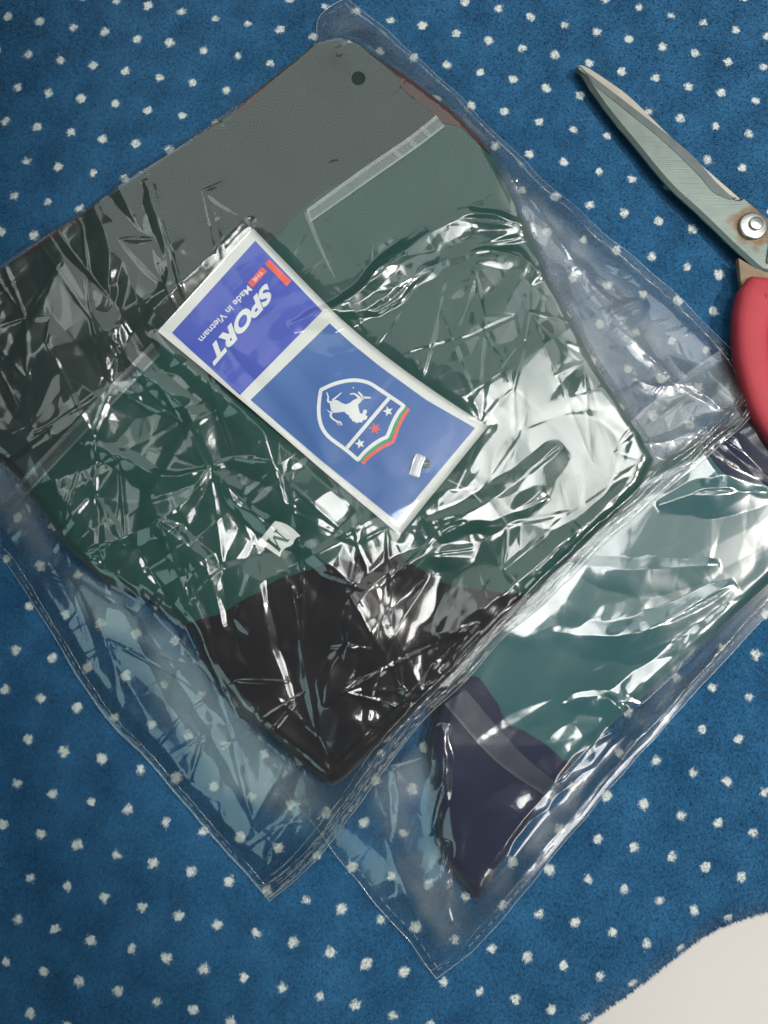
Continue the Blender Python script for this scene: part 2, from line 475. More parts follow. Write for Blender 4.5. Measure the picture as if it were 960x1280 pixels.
def blanket_mat(name, pile):
    """blue fleece woven with off-white dots on a square lattice carried in the UV map"""
    m, nt, out = new_mat(name); L = nt.links.new
    b = N(nt, 'BsdfPrincipled'); b.inputs['Roughness'].default_value = 0.95
    b.inputs['Sheen Weight'].default_value = 0.25; b.inputs['Specular IOR Level'].default_value = 0.1
    uv = N(nt, 'UVMap', uv_map='lattice')
    n0 = N(nt, 'TexNoise'); n0.inputs['Scale'].default_value = 9; n0.inputs['Detail'].default_value = 2
    L(uv.outputs[0], n0.inputs['Vector'])
    s0 = N(nt, 'VectorMath', operation='SUBTRACT'); s0.inputs[1].default_value = (.5, .5, .5); L(n0.outputs['Color'], s0.inputs[0])
    sc0 = N(nt, 'VectorMath', operation='SCALE'); sc0.inputs['Scale'].default_value = .2; L(s0.outputs[0], sc0.inputs[0])
    a0 = N(nt, 'VectorMath', operation='ADD'); L(uv.outputs[0], a0.inputs[0]); L(sc0.outputs[0], a0.inputs[1])
    hf = N(nt, 'VectorMath', operation='ADD'); hf.inputs[1].default_value = (.5, .5, 0); L(a0.outputs[0], hf.inputs[0])
    fl = N(nt, 'VectorMath', operation='FLOOR'); L(hf.outputs[0], fl.inputs[0])
    fr = N(nt, 'VectorMath', operation='SUBTRACT'); L(a0.outputs[0], fr.inputs[0]); L(fl.outputs[0], fr.inputs[1])
    wn = N(nt, 'TexWhiteNoise', noise_dimensions='2D'); L(fl.outputs[0], wn.inputs['Vector'])
    s1 = N(nt, 'VectorMath', operation='SUBTRACT'); s1.inputs[1].default_value = (.5, .5, .5); L(wn.outputs['Color'], s1.inputs[0])
    sc1 = N(nt, 'VectorMath', operation='MULTIPLY'); sc1.inputs[1].default_value = (.07, .07, 0); L(s1.outputs[0], sc1.inputs[0])
    jd = N(nt, 'VectorMath', operation='ADD'); L(fr.outputs[0], jd.inputs[0]); L(sc1.outputs[0], jd.inputs[1])
    fz = N(nt, 'VectorMath', operation='MULTIPLY'); fz.inputs[1].default_value = (1, 1.1, 0); L(jd.outputs[0], fz.inputs[0])
    ln = N(nt, 'VectorMath', operation='LENGTH'); L(fz.outputs[0], ln.inputs[0])
    rr = N(nt, 'MapRange'); rr.inputs[3].default_value = .094; rr.inputs[4].default_value = .128; L(wn.outputs['Value'], rr.inputs[0])
    df = N(nt, 'Math', operation='SUBTRACT'); L(rr.outputs[0], df.inputs[0]); L(ln.outputs['Value'], df.inputs[1])
    mr = N(nt, 'MapRange', interpolation_type='SMOOTHSTEP'); mr.inputs[1].default_value = -.045; mr.inputs[2].default_value = .04
    L(df.outputs[0], mr.inputs[0])
    n2 = N(nt, 'TexNoise'); n2.inputs['Scale'].default_value = 0.9; n2.inputs['Detail'].default_value = 6; L(uv.outputs[0], n2.inputs['Vector'])
    n3 = N(nt, 'TexNoise'); n3.inputs['Scale'].default_value = 14; n3.inputs['Detail'].default_value = 3; L(uv.outputs[0], n3.inputs['Vector'])
    av = N(nt, 'Math', operation='MULTIPLY_ADD'); av.inputs[1].default_value = .55; L(n2.outputs[0], av.inputs[0])
    h3 = N(nt, 'Math', operation='MULTIPLY'); h3.inputs[1].default_value = .45; L(n3.outputs[0], h3.inputs[0]); L(h3.outputs[0], av.inputs[2])
    cr = N(nt, 'MapRange'); cr.inputs[1].default_value = .34; cr.inputs[2].default_value = .66; L(av.outputs[0], cr.inputs[0])
    bl = N(nt, 'Mix', data_type='RGBA')
    bl.inputs['A'].default_value = (.005, .047, .112, 1); bl.inputs['B'].default_value = (.021, .108, .228, 1)
    L(cr.outputs[0], bl.inputs['Factor'])
    wt = N(nt, 'Mix', data_type='RGBA'); wt.inputs['A'].default_value = (.40, .44, .43, 1); wt.inputs['B'].default_value = (.62, .65, .63, 1)
    L(n3.outputs[0], wt.inputs['Factor'])
    mx = N(nt, 'Mix', data_type='RGBA'); L(mr.outputs[0], mx.inputs['Factor']); L(bl.outputs['Result'], mx.inputs['A']); L(wt.outputs['Result'], mx.inputs['B'])
    L(mx.outputs['Result'], b.inputs['Base Color'])
    if not pile:
        bp = N(nt, 'Bump'); bp.inputs['Strength'].default_value = .6; bp.inputs['Distance'].default_value = .0006
        L(n3.outputs[0], bp.inputs['Height']); L(bp.outputs[0], b.inputs['Normal'])
    L(b.outputs[0], out.inputs[0])
    return m


FILM = film_mat('clear_film', 0.010, 0.065, 2.0)
FILM_IN = film_mat('clear_film_back', 0.006, 0.09, 0.8)
SEAL = film_mat('sealed_film', 0.24, 0.12, 2.0)
STRIP = film_mat('strip_film', 0.05, 0.10, 2.0)
GREEN = fabric_mat('dark_green_jersey', (.006, .040, .034), (.010, .060, .049))
CHAR = fabric_mat('charcoal_jersey', (.008, .019, .017), (.014, .030, .027))
PLUM = fabric_mat('plum_black_jersey', (.004, .003, .005), (.008, .005, .008))
TEAL = fabric_mat('teal_jersey', (.014, .066, .076), (.020, .090, .098))
NAVY = fabric_mat('navy_jersey', (.005, .007, .026), (.009, .012, .040))
CARD = plain_mat('white_card', (.70, .71, .68), .55, var=.04)
BLUE1 = plain_mat('sheened_blue_print', (.038, .07, .46), .35, var=.06)  # sheen on the ticket's upper panel is put into this print colour
BLUE2 = plain_mat('blue_print', (.015, .10, .35), .4, var=.06)
WHITEP = plain_mat('white_print', (.74, .76, .76), .45, var=.03)
REDP = plain_mat('red_print', (.78, .10, .06), .45, var=.05)
GREENP = plain_mat('green_print', (.03, .30, .15), .45, var=.05)
STEEL = steel_mat('worn_steel')
STEELD = plain_mat('dull_dark_steel', (.11, .13, .13), .5, metal=.6, var=.3, scale=200)
STEELL = plain_mat('pale_ground_steel', (.38, .345, .30), .5, metal=.45, var=.15, scale=150)
RIVET = plain_mat('rivet_steel', (.50, .50, .48), .3, metal=.9, var=.2, scale=400)
RUST = plain_mat('rusty_tang', (.22, .16, .11), .7, metal=.3, var=.4, scale=250)
RED = plain_mat('red_plastic', (.37, .033, .048), .72, var=.14, scale=60, bump=.15)
FOLD = film_mat('folded_film', .19, .10, 1.8, tint=(1, 1, 1, 1), fade=True)
NYLON = film_mat('milky_nylon', .5, .12, 2.0)
FLOOR = plain_mat('white_floor', (.62, .585, .56), .5, var=.06, scale=14)

# ------------------------------------------------------------------ setting: floor and blanket
fl = obj('floor', [(-1.2, -1.2, -.10), (1.2, -1.2, -.10), (1.2, 1.2, -.10), (-1.2, 1.2, -.10)], [(0, 1, 2, 3)], FLOOR, shade=False)
fl['kind'] = 'structure'

LW = np.array([[15.1804, 12.8385], [-3.4063, -12.1525], [0.1626, 0.1191], [-0.2995, -0.3572], [0.0492, -0.0113], [13.5346, -2.9723], [-0.2243, 0.0146], [0.6805, -0.12], [-0.2863, -0.0062], [0.2128, -0.3466], [-0.3571, -0.1774], [0.2573, -0.031], [0.244, 0.0058], [0.0957, 0.1524], [-0.1294, 0.2987]])


def lattice(x, y):
    """weave coordinates of the dots at a place on the blanket"""
    x = x / .2; y = y / .2
    B = np.stack([x ** i * y ** j for i in range(5) for j in range(5 - i)], 1)
    return B @ LW


# the near right edge of the blanket, where it rolls over and hangs down
edge_px = [(480, 1500), (600, 1390), (690, 1318), (740, 1279), (800, 1236), (860, 1189), (905, 1161), (960, 1143), (1040, 1128), (1300, 1105)]
EDGE = un(spline(edge_px, 6), -0.004)[:, :2]
RB = 0.012


def bend(x, y):
    """lay the flat blanket coordinates over the rounded edge; returns x, y, z, normal"""
    P = EDGE; d2 = np.full(len(x), 1e9); nx = np.zeros(len(x)); ny = np.zeros(len(x)); sg = np.zeros(len(x))
    for a, b in zip(P[:-1], P[1:]):
        e = b - a; wx = x - a[0]; wy = y - a[1]
        t = np.clip((wx * e[0] + wy * e[1]) / (e @ e), 0, 1)
        q = (wx - e[0] * t) ** 2 + (wy - e[1] * t) ** 2; m = q < d2
        L = np.hypot(*e)
        d2 = np.where(m, q, d2); nx = np.where(m, e[1] / L, nx); ny = np.where(m, -e[0] / L, ny)
        sg = np.where(m, np.sign(wx * e[1] - wy * e[0]), sg)
    s = np.sqrt(d2) * sg + RB * 0.86          # >0: past the start of the roll
    th = np.clip(s / RB, 0, math.pi / 2)
    over = np.maximum(s, 0)
    hor = np.where(s > 0, RB * np.sin(th), 0) - over
    z = np.where(s > 0, -RB * (1 - np.cos(th)) - np.maximum(s - RB * math.pi / 2, 0), 0)
    st = np.sin(th)
    return x + nx * hor, y + ny * hor, z, np.stack([nx * st, ny * st, np.cos(th)], 1)


wave = 0.0009 * noise(0.03, 3)
bx = np.arange(-0.34, 0.36, 0.002); by = np.arange(-0.24, 0.36, 0.002)
BX, BY = np.meshgrid(bx, by)
x0, y0 = BX.ravel(), BY.ravel()
X, Y, Z, _n = bend(x0, y0)
Z = Z - 0.0006
Z = np.maximum(Z, -0.098)
blanket = thing('blanket', 'blue fleece blanket with off-white woven dots under the bags', 'blanket', (0, 0, 0))
bc = obj('backing', np.stack([X, Y, Z], 1), grid_faces(len(bx), len(by)), blanket_mat('dotted_fleece', False), blanket)


def set_uv(o, uvv):
    me = o.data; l = me.uv_layers.new(name='lattice')
    vi = np.empty(len(me.loops), np.int32); me.loops.foreach_get('vertex_index', vi)
    l.data.foreach_set('uv', uvv[vi].astype(np.float32).ravel())


set_uv(bc, lattice(x0, y0))
# pile: short leaning fibres, coloured by the weave at their root
NF = 430000
ux = rng.uniform(-0.185, 0.185, NF); uy = rng.uniform(-0.185, 0.265, NF)
X, Y, Z, nr = bend(ux, uy)
keep = Z > -0.03
X, Y, Z, nr, ux, uy = X[keep], Y[keep], Z[keep], nr[keep], ux[keep], uy[keep]
nf = len(X)
ang = rng.uniform(0, 2 * math.pi, nf) * .5 + sample(noise(.01, 31), ux, uy) * .8 + 3.6
lean = rng.uniform(.4, 1.25, nf); ln_ = rng.uniform(.0007, .0014, nf)
dirv = np.stack([np.cos(ang), np.sin(ang), np.zeros(nf)], 1)
tip = nr * (np.cos(lean) * ln_)[:, None] + dirv * (np.sin(lean) * ln_)[:, None]
wv = np.cross(tip, rng.normal(size=(nf, 3))); wv /= np.linalg.norm(wv, axis=1)[:, None]
wv *= rng.uniform(.00010, .00022, nf)[:, None]
root = np.stack([X, Y, Z - .0007], 1)
V = np.stack([root - wv, root + wv, root + tip], 1).reshape(-1, 3)
pile = obj('pile', V, np.arange(nf * 3).reshape(-1, 3), blanket_mat('dotted_pile', True), blanket, shade=False)
set_uv(pile, np.repeat(lattice(ux, uy) + rng.normal(0, .036, (nf, 2)), 3, 0))
pile['kind'] = 'stuff'

# ------------------------------------------------------------------ height fields of the two bags
GROUND = 0.0013
# outlines in photo pixels
Q2 = dict(bl=[(330, 955), (415, 1060), (470, 1128), (545, 1221)],                # left edge down to the bottom corner
          br=[(545, 1221), (600, 1177), (690, 1072), (780, 962), (870, 862), (960, 764), (1130, 590)],
          tr=[(940, 405), (1040, 495), (1130, 590)],
          tl=[(330, 955), (500, 790), (700, 600), (940, 405)])
Q1 = dict(lb=[(-187, 449), (-90, 575), (0, 692), (60, 784), (120, 876), (200, 968), (262, 1040), (335, 1125)],
          br=[(335, 1125), (392, 1076), (450, 1002), (505, 925), (565, 862), (620, 800), (688, 742), (760, 672), (830, 610), (890, 560), (941, 508)],
          tr=[(432, 0), (490, 46), (560, 108), (640, 190), (720, 262), (800, 330), (870, 395), (915, 448), (941, 508)],
          lt=[(-187, 449), (0, 335), (130, 252), (262, 160), (385, 72), (400, 22), (432, 0)])


JX, JY = noise(.004, 85) * .00028 + noise(.010, 87) * .0003, noise(.004, 86) * .00028 + noise(.010, 88) * .0003


def plane(pts, z=GROUND, n=16):
    P = un(spline(pts, n), z)[:, :2]
    return P + np.stack([sample(JX, P[:, 0], P[:, 1]), sample(JY, P[:, 0], P[:, 1])], 1)


def quad_sd(edges, z=GROUND):
    return sd_poly(np.concatenate(edges))


G2_px = [(598, 1130), (552, 1076), (546, 1010), (534, 930), (560, 840), (640, 730), (790, 590), (930, 520), (1030, 520), (1095, 600), (1040, 668), (960, 735), (860, 826), (770, 905), (690, 988), (640, 1062)]
sd_q2 = quad_sd([plane(Q2['bl'])[:-1], plane(Q2['br'])[:-1], plane(Q2['tr'])[::-1][:-1], plane(Q2['tl'])[::-1][:-1]])
sd_g2 = sd_poly(un(G2_px, .006)[:, :2])


def dome(sd, wdt):
    t = np.clip(sd / wdt, 0, 1)
    return np.sqrt(np.clip(1 - (1 - t) ** 2, 0, 1))


CR = {}
CR['long'] = warp(crumple(.012, math.radians(118), 3.2, 11), .0009, .010, 41)     # long slivers
CR['mid'] = warp(crumple(.011, math.radians(40), 2.0, 12), .0006, .008, 43)
CR['fine'] = crumple(.0052, math.radians(75), 2.0, 13)
CR['wide'] = warp(crumple(.032, math.radians(60), 1.8, 14), .0015, .02, 47)
CR['net'] = creases(.012, math.radians(112), 2.4, 21, .42)
CR['net2'] = creases(.010, math.radians(35), 2.6, 22, .30, .0008, .0016)


WOB = [noise(.002, 81), noise(.006, 82), noise(.006, 83)]


def crease(F, px, wdt, h, z=.012, sharp=1.0, side=None):
    """raised sharp fold of the film along photo pixels; wdt and h in metres"""
    wdt = wdt * 1.7; h = h * .40
    P = un(spline(px, 4), z)[:, :2]; mg = wdt * 1.3 + .004
    sl = (slice(max(int((P[:, 1].min() - mg - GY0) / GR), 0), max(int((P[:, 1].max() + mg - GY0) / GR) + 1, 0)),
          slice(max(int((P[:, 0].min() - mg - GX0) / GR), 0), max(int((P[:, 0].max() + mg - GX0) / GR) + 1, 0)))
    if XX[sl].size == 0:
        return F
    d, t, s = d_line(P, XX[sl], YY[sl])
    d = np.abs(d + .0005 * WOB[0][sl] + .0006 * WOB[1][sl]); h = h * np.clip(1 + .28 * WOB[2][sl], .4, 1.6)
    ww = wdt * (0.35 + 0.65 * np.sin(np.pi * np.clip(t, 0.02, .98)))
    if side is not None:                       # steeper on one side of the fold
        ww = np.where(s * side > 0, ww * .6, ww * 1.2)
    F[sl] += h * np.clip(1 - d / ww, 0, 1) ** sharp * np.sin(np.pi * np.clip(t, 0, 1)) ** .5
    return F


def drape(O, gap, r, n):
    F = O + gap
    for _ in range(n):
        F = np.maximum(blur(F, r, 1), O + gap)
    return blur(F, .0012, 1)


# second bag (lies under the first)
G2 = GROUND + .0007 + .0054 * dome(sd_g2, .006) + (sd_g2 > 0) * (.0005 * noise(.014, 61) + .0001 * noise(.004, 62)) * smooth(sd_g2, 0, .01)
O2 = np.where(sd_g2 > 0, G2, GROUND + .0006)
F2 = drape(O2, .0006, .0085, 16)
amp2 = .25 + .9 * blob((700, 1000), 90) + .9 * blob((850, 880), 120) + 1.0 * blob((520, 1080), 90) + .5 * blob((930, 560), 60) + .5 * blob((520, 970), 50)
F2 += amp2 * (.0011 * CR['wide'] + .0011 * CR['mid'] + .00025 * CR['fine'] + .00006 * CR['net2'] + .00003 * CR['net'])
for px, ww, h, sd_ in [
        ([(820, 632), (880, 615), (960, 616)], .0050, .0030, 1), ([(905, 545), (940, 580), (985, 625)], .0030, .0026, -1),
        ([(880, 560), (925, 590), (985, 615)], .0035, .0022, 1), ([(700, 700), (780, 712), (900, 705)], .0050, .0020, 1),
        ([(690, 790), (800, 790), (920, 730)], .0060, .0024, 1), ([(612, 1082), (650, 1030), (692, 980), (745, 925), (800, 880), (870, 820), (960, 742)], .0055, .0042, -1),
        ([(755, 868), (778, 890), (805, 922)], .0032, .0030, 1), ([(700, 880), (745, 870), (800, 880)], .0030, .0016, 1),
        ([(555, 905), (556, 960), (545, 1010), (538, 1045)], .0030, .0030, 1), ([(492, 960), (498, 1010), (488, 1060)], .0030, .0028, -1),
        ([(560, 1050), (552, 1100), (566, 1160)], .0026, .0030, 1), ([(480, 1050), (500, 1100), (530, 1190)], .0030, .0018, -1),
        ([(610, 1168), (650, 1118), (700, 1060), (780, 966)], .0024, .0016, 1), ([(780, 960), (850, 905), (900, 850)], .003, .0022, -1)]:
    F2 = crease(F2, px, ww, h, .008, 1.0, sd_)
fall2 = smooth(sd_q2, -.001, .013)
F2 = np.where(sd_q2 > -.002, (GROUND + .0008) + (F2 - GROUND - .0008) * fall2, 0)

# first bag, on the blanket and on the upper side of the second
base1 = np.where(sd_q2 > 0, F2 + .0007, GROUND)
base1 = drape(base1, 0, .006, 6)
G1_px = [(393, 64), (424, 56), (458, 66), (510, 100), (566, 140), (612, 185), (640, 235), (690, 350), (745, 455), (800, 545), (815, 576), (796, 615), (720, 690), (620, 792), (500, 908),
         (430, 975), (414, 984), (385, 962), (300, 888), (252, 828), (238, 792), (185, 752), (130, 730), (84, 688), (22, 598), (-70, 520), (-150, 455), (-130, 425), (0, 344), (100, 276), (200, 208), (292, 146), (350, 96)]
Z1 = .012
sd_q1 = quad_sd([plane(Q1['lb'])[:-1], plane(Q1['br'])[:-1], plane(Q1['tr'])[::-1][:-1], plane(Q1['lt'])[::-1][:-1]])
sd_g1 = sd_poly(un(G1_px, .008)[:, :2])
bs1 = blur(base1, .032)
slope = .0045 * smooth(XX * .75 - YY * .66, -.02, .10)           # the folded shirt thins towards the right corner
edge1 = dome(sd_g1, .006)
G1 = base1 + .0006 + np.maximum(bs1 - base1 + .0118 - slope + .004 * smooth(YY * .8 - XX * .58, .09, .22), .0025) * edge1
tagcalm = blob((348, 674), 34)
calm = 1 - .8 * np.clip(blob((330, 430), 110) + blob((460, 530), 110) + blob((520, 600), 90), 0, 1)
G1 += (sd_g1 > 0) * smooth(sd_g1, 0, .012) * calm * (.0005 * noise(.014, 71) + .00012 * noise(.0045, 72))
Gs = blur(G1, .012)

# the swing ticket lies on the shirt
TICK = {}


def tick_lift(p):
    """height above the shirt along the ticket: the printed top panel tips up a little"""
    p = np.atleast_2d(p); t = ((p[:, 0] - 257) * .77 + (p[:, 1] - 351) * .64) / 400
    return .0013 + .0030 * np.clip(.45 - t, 0, 1) ** 1.3 + .0010 * np.exp(-((t - .30) / .10) ** 2)


def on_ticket(p, off=0.0):
    p = np.atleast_2d(np.asarray(p, float))
    return hit(p, Gs, tick_lift(p) + off)


tk_left = spline([(197, 414), (307, 505), (400, 585), (500, 669)], 10)
tk_right = spline([(316, 285), (401, 373), (427, 399), (477, 441), (540, 487), (610, 533)], 10)
nu_t, nv_t = 24, 61
L_, R_ = resample(tk_left, nv_t), resample(tk_right, nv_t)
tk_px = (L_[:, None] + (R_ - L_)[:, None] * np.linspace(0, 1, nu_t)[None, :, None]).reshape(-1, 2)
tk_xyz = on_ticket(tk_px)
sd_t = sd_poly(on_ticket(np.concatenate([tk_left, tk_right[::-1]]))[:, :2])
# height of the ticket over the grid, for the film to lie on
pl = np.linalg.lstsq(np.c_[tk_xyz[:, :2], tk_xyz[:, 0] ** 2, tk_xyz[:, 1] ** 2, tk_xyz[:, 0] * tk_xyz[:, 1], np.ones(len(tk_xyz))], tk_xyz[:, 2], rcond=None)[0]
tk_h = pl[0] * XX + pl[1] * YY + pl[2] * XX ** 2 + pl[3] * YY ** 2 + pl[4] * XX * YY + pl[5] + .0006
O1 = np.where(sd_g1 > 0, G1, np.maximum(base1, GROUND) + .0006)
O1 = np.where(sd_t > -.001, np.maximum(O1, tk_h), O1)
F1 = drape(O1, .0007, .0085, 18)

left = np.clip(blob((110, 470), 150) + blob((200, 560), 150) + blob((190, 330), 110) + blob((260, 650), 120), 0, 1)
low = np.clip(blob((440, 820), 110) + blob((560, 780), 120) + blob((400, 930), 80), 0, 1)
rim = np.clip(blob((640, 800), 70) + blob((700, 690), 100) + blob((820, 470), 100) + blob((890, 520), 60) + blob((720, 300), 80) + blob((520, 900), 70) + blob((430, 40), 40), 0, 1)
strip_ = np.clip(blob((170, 810), 100) + blob((260, 920), 90) + blob((350, 1040), 70) + blob((80, 700), 60), 0, 1)
centre = np.clip(blob((560, 430), 120) + blob((650, 560), 90), 0, 1)
flat = np.clip(blob((450, 140), 90) + blob((560, 220), 90), 0, 1)
da, _, _ = d_line(un([(400, 415), (470, 375), (530, 330), (590, 300), (650, 305)], .012), XX, YY)
dd, _, _ = d_line(un([(470, 880), (490, 820), (515, 770), (545, 715)], .012), XX, YY)
broad = np.clip(blob((640, 580), 85) + blob((740, 560), 70) + blob((570, 690), 60) + blob((520, 765), 42) + blob((700, 630), 50), 0, 1)
glide = np.clip(np.exp(-(da / .008) ** 2) + np.exp(-(dd / .006) ** 2), 0, 1)
ontk = smooth(sd_t, -.004, .002)
nets = (1 - .45 * flat) * (1 - .5 * glide) * (1 - .78 * broad) * (1 - .8 * tagcalm) * (1 - .92 * ontk)
F1 += (1 - .35 * flat) * (1 - .7 * glide) * (1 - .72 * broad) * (1 - .85 * tagcalm) * (1 - .72 * ontk) * ((.0008 + .0031 * left + .0010 * strip_) * CR['long'] + (.0006 + .0022 * low + .0014 * rim + .0008 * strip_ + .0010 * centre + .0010 * left) * CR['mid']
       + (.00010 + .0006 * rim + .0004 * low + .0003 * left + .0003 * strip_ + .0002 * centre) * CR['fine'] + .0016 * CR['wide']) + nets * ((.00012 + .00028 * left + .0002 * strip_ + .00014 * low + .0002 * centre) * CR['net'] + (.00012 + .0004 * rim + .0004 * low + .0003 * strip_ + .0002 * centre) * CR['net2'])
for px, ww, h, sd_ in [
        ([(362, 412), (430, 388), (480, 345), (530, 302), (585, 280), (658, 292)], .0058, .0072, 1), ([(400, 400), (470, 392), (530, 345), (600, 312), (655, 300)], .0026, .0024, -1),
        ([(588, 325), (640, 322), (672, 345)], .0028, .0022, 1), ([(660, 360), (690, 340), (730, 330)], .0026, .0018, -1),
        ([(434, 830), (438, 775), (470, 728), (520, 700), (590, 690)], .0044, .0027, 1), ([(462, 905), (478, 830), (505, 770), (540, 715)], .0060, .0038, 1),
        ([(405, 880), (418, 830), (440, 800)], .0040, .0034, 1), ([(545, 842), (548, 812), (590, 770), (650, 722), (720, 660)], .0040, .0034, -1),
        ([(530, 660), (590, 640), (650, 600), (700, 560)], .0060, .0026, 1), ([(500, 720), (560, 660), (620, 650), (680, 620)], .0040, .0026, -1),
        ([(470, 980), (560, 872), (640, 790), (720, 712), (800, 640)], .0026, .0030, 1), ([(440, 1020), (520, 922), (590, 848), (690, 752)], .0018, .0022, -1),
        ([(505, 905), (600, 800), (690, 700), (780, 610)], .0030, .0026, -1),
        ([(800, 560), (850, 548), (895, 528), (938, 510)], .0045, .0048, 1), ([(790, 470), (820, 482), (870, 480)], .0028, .0026, 1), ([(840, 440), (870, 480), (900, 515)], .0030, .0030, -1),
        ([(760, 395), (790, 380), (815, 368)], .0026, .0022, 1), ([(700, 300), (760, 380), (830, 460), (920, 520)], .0030, .0020, -1),
        ([(612, 180), (650, 240), (700, 300), (780, 370)], .0030, .0022, 1), ([(640, 235), (655, 225), (662, 215)], .0020, .0022, 1),
        ([(275, 590), (240, 520), (180, 470), (150, 420)], .0040, .0034, 1), ([(268, 588), (215, 600), (160, 575), (110, 560)], .0034, .0030, -1),
        ([(268, 592), (230, 640), (150, 680), (90, 695)], .0040, .0032, 1), ([(270, 590), (320, 640), (390, 690), (455, 740)], .0050, .0026, -1),
        ([(200, 650), (250, 690), (275, 740), (285, 790)], .0040, .0030, 1), ([(120, 250), (150, 330), (140, 400)], .0040, .0026, 1), ([(190, 240), (215, 320), (218, 370)], .0040, .0030, -1),
        ([(330, 1100), (340, 1060), (375, 1018), (382, 1080)], .0030, .0036, 1), ([(150, 720), (220, 790), (290, 870), (380, 950)], .0040, .0020, 1),
        ([(20, 640), (100, 720), (180, 770)], .004, .002, -1)]:
    F1 = crease(F1, px, ww, h, .012, 1.0, sd_)
F1 += .0017 * blob((460, 792), 38) + .0011 * blob((405, 850), 24)
fall1 = smooth(sd_q1, -.001, .009)
lowest = np.maximum(base1, GROUND) + .0008
F1 = np.where(sd_q1 > -.004, lowest + (np.maximum(F1, lowest) - lowest) * fall1, lowest)
F1 = np.maximum(F1, np.where(sd_g1 > .001, G1 + .0004, 0))

# ------------------------------------------------------------------ second shirt and its bag
p0 = un((800, 800), 0)[0]
shirt2 = thing('folded_shirt', 'folded teal and navy shirt in the plastic bag lying underneath', 'shirt', (p0[0], p0[1], GROUND + .0007))
base2 = np.full_like(G2, GROUND + .0007)
patch('body', sd_g2, G2, TEAL, shirt2, 2, 0, skirt_to=base2)
navy_px = [(598, 1150), (530, 1085), (522, 1010), (508, 930), (530, 830), (600, 845), (650, 900), (698, 955), (740, 965), (705, 1010), (665, 1080)]
RAG = noise(.008, 91) * .0022 + noise(.0035, 92) * .0006
sd_navy = np.minimum(RAG + sd_poly(un(navy_px, .008)[:, :2]), sd_g2 - .0002)
patch('hem_panel', sd_navy, G2, NAVY, shirt2, 2, .0004, skirt=.0006)
shoulder_px = [(880, 540), (935, 515), (1030, 515), (1095, 600), (1040, 640), (960, 606), (905, 590)]
sd_sh = np.minimum(sd_poly(un(spline(shoulder_px, 4, True), .008)[:, :2]), sd_g2 - .0002)
patch('shoulder_panel', sd_sh, G2, NAVY, shirt2, 2, .0004, skirt=.0006)


bag2 = thing('plastic_bag', 'clear plastic bag around the teal and navy shirt, partly under the other bag', 'plastic bag', (p0[0], p0[1], GROUND), )
S2 = coons(plane(Q2['tl']), plane(Q2['tr']), plane(Q2['br'])[:], plane(Q2['bl']), 620, 330)
obj('top_film', np.concatenate([S2.reshape(-1, 2), sample(F2, S2[..., 0].ravel(), S2[..., 1].ravel())[:, None]], 1), grid_faces(620, 330), FILM, bag2)
S2b = coons(plane(Q2['tl']), plane(Q2['tr']), plane(Q2['br']), plane(Q2['bl']), 120, 60)
obj('bottom_film', np.concatenate([S2b.reshape(-1, 2), np.full((7200, 1), GROUND + .0003)], 1), grid_faces(120, 60), FILM_IN, bag2)


def rim_fold(name, px, F, parent, rad, inset=0.0):
    P = resample(plane(px), 160)
    z = sample(F, P[:, 0], P[:, 1])
    v, f = tube(np.c_[P, z], rad * (0.8 + .4 * rng.random(160)), 6)
    return obj(name, v, f, SEAL, parent)


def dashes(name, px, F, parent, inset, dl=.0019, gap=.0016, wd=.0004, rows=1, both=-1):
    """row of heat-seal marks pressed along the seam"""
    P = plane(px); L = np.sum(np.hypot(*(P[1:] - P[:-1]).T)); P = resample(P, int(L / .0004))
    T = np.gradient(P, axis=0); T /= np.linalg.norm(T, axis=1)[:, None]; Nn = np.stack([-T[:, 1], T[:, 0]], 1) * both
    V = []; Fc = []
    s = 0.002
    while s < L - .003:
        if random.random() < .16:
            s += dl + gap; continue
        for r in range(rows):
            i0 = int(s / .0004); i1 = min(int((s + dl * random.uniform(.6, 1.15)) / .0004) + 1, len(P) - 1)
            off = inset + r * .0022 + random.uniform(-.00012, .00012)
            a = P[i0] + Nn[i0] * off; b = P[i1] + Nn[i1] * off; ww = wd * random.uniform(.7, 1.2)
            q = [a - Nn[i0] * ww / 2, b - Nn[i1] * ww / 2, b + Nn[i1] * ww / 2, a + Nn[i0] * ww / 2]
            q = np.array(q); z = sample(F, q[:, 0], q[:, 1])
            k = len(V)
            V += [(x_, y_, z_ + .00012) for (x_, y_), z_ in zip(q, z)] + [(x_, y_, z_ - .0001) for (x_, y_), z_ in zip(q, z)]
            Fc += [(k, k + 1, k + 2, k + 3), (k, k + 4, k + 5, k + 1), (k + 1, k + 5, k + 6, k + 2), (k + 2, k + 6, k + 7, k + 3), (k + 3, k + 7, k + 4, k)]
        s += dl + gap * random.uniform(.7, 1.4)
    o = obj(name, V, Fc, SEAL, parent, shade=False); o['kind'] = 'stuff'
    return o


rim_fold('edge_fold', Q2['br'], F2, bag2, .00018)
rim_fold('edge_fold', Q2['bl'], F2, bag2, .00013)
dashes('heat_seal_marks', Q2['br'], F2, bag2, .0022, both=1, wd=.0004)
dashes('heat_seal_marks', Q2['bl'], F2, bag2, .0028, both=1, wd=.0004)


def ribbon(name, px_a, px_b, F, parent, mat, n=120, m=7, off=.0003):
    """band of film lying on the height field between two photo-pixel lines"""
    A = resample(spline(px_a, 8), n); B = resample(spline(px_b, 8), n)
    P = (A[:, None] + (B - A)[:, None] * np.linspace(0, 1, m)[None, :, None]).reshape(-1, 2)
    return obj(name, hit(P, F, off), grid_faces(m, n), mat, parent)


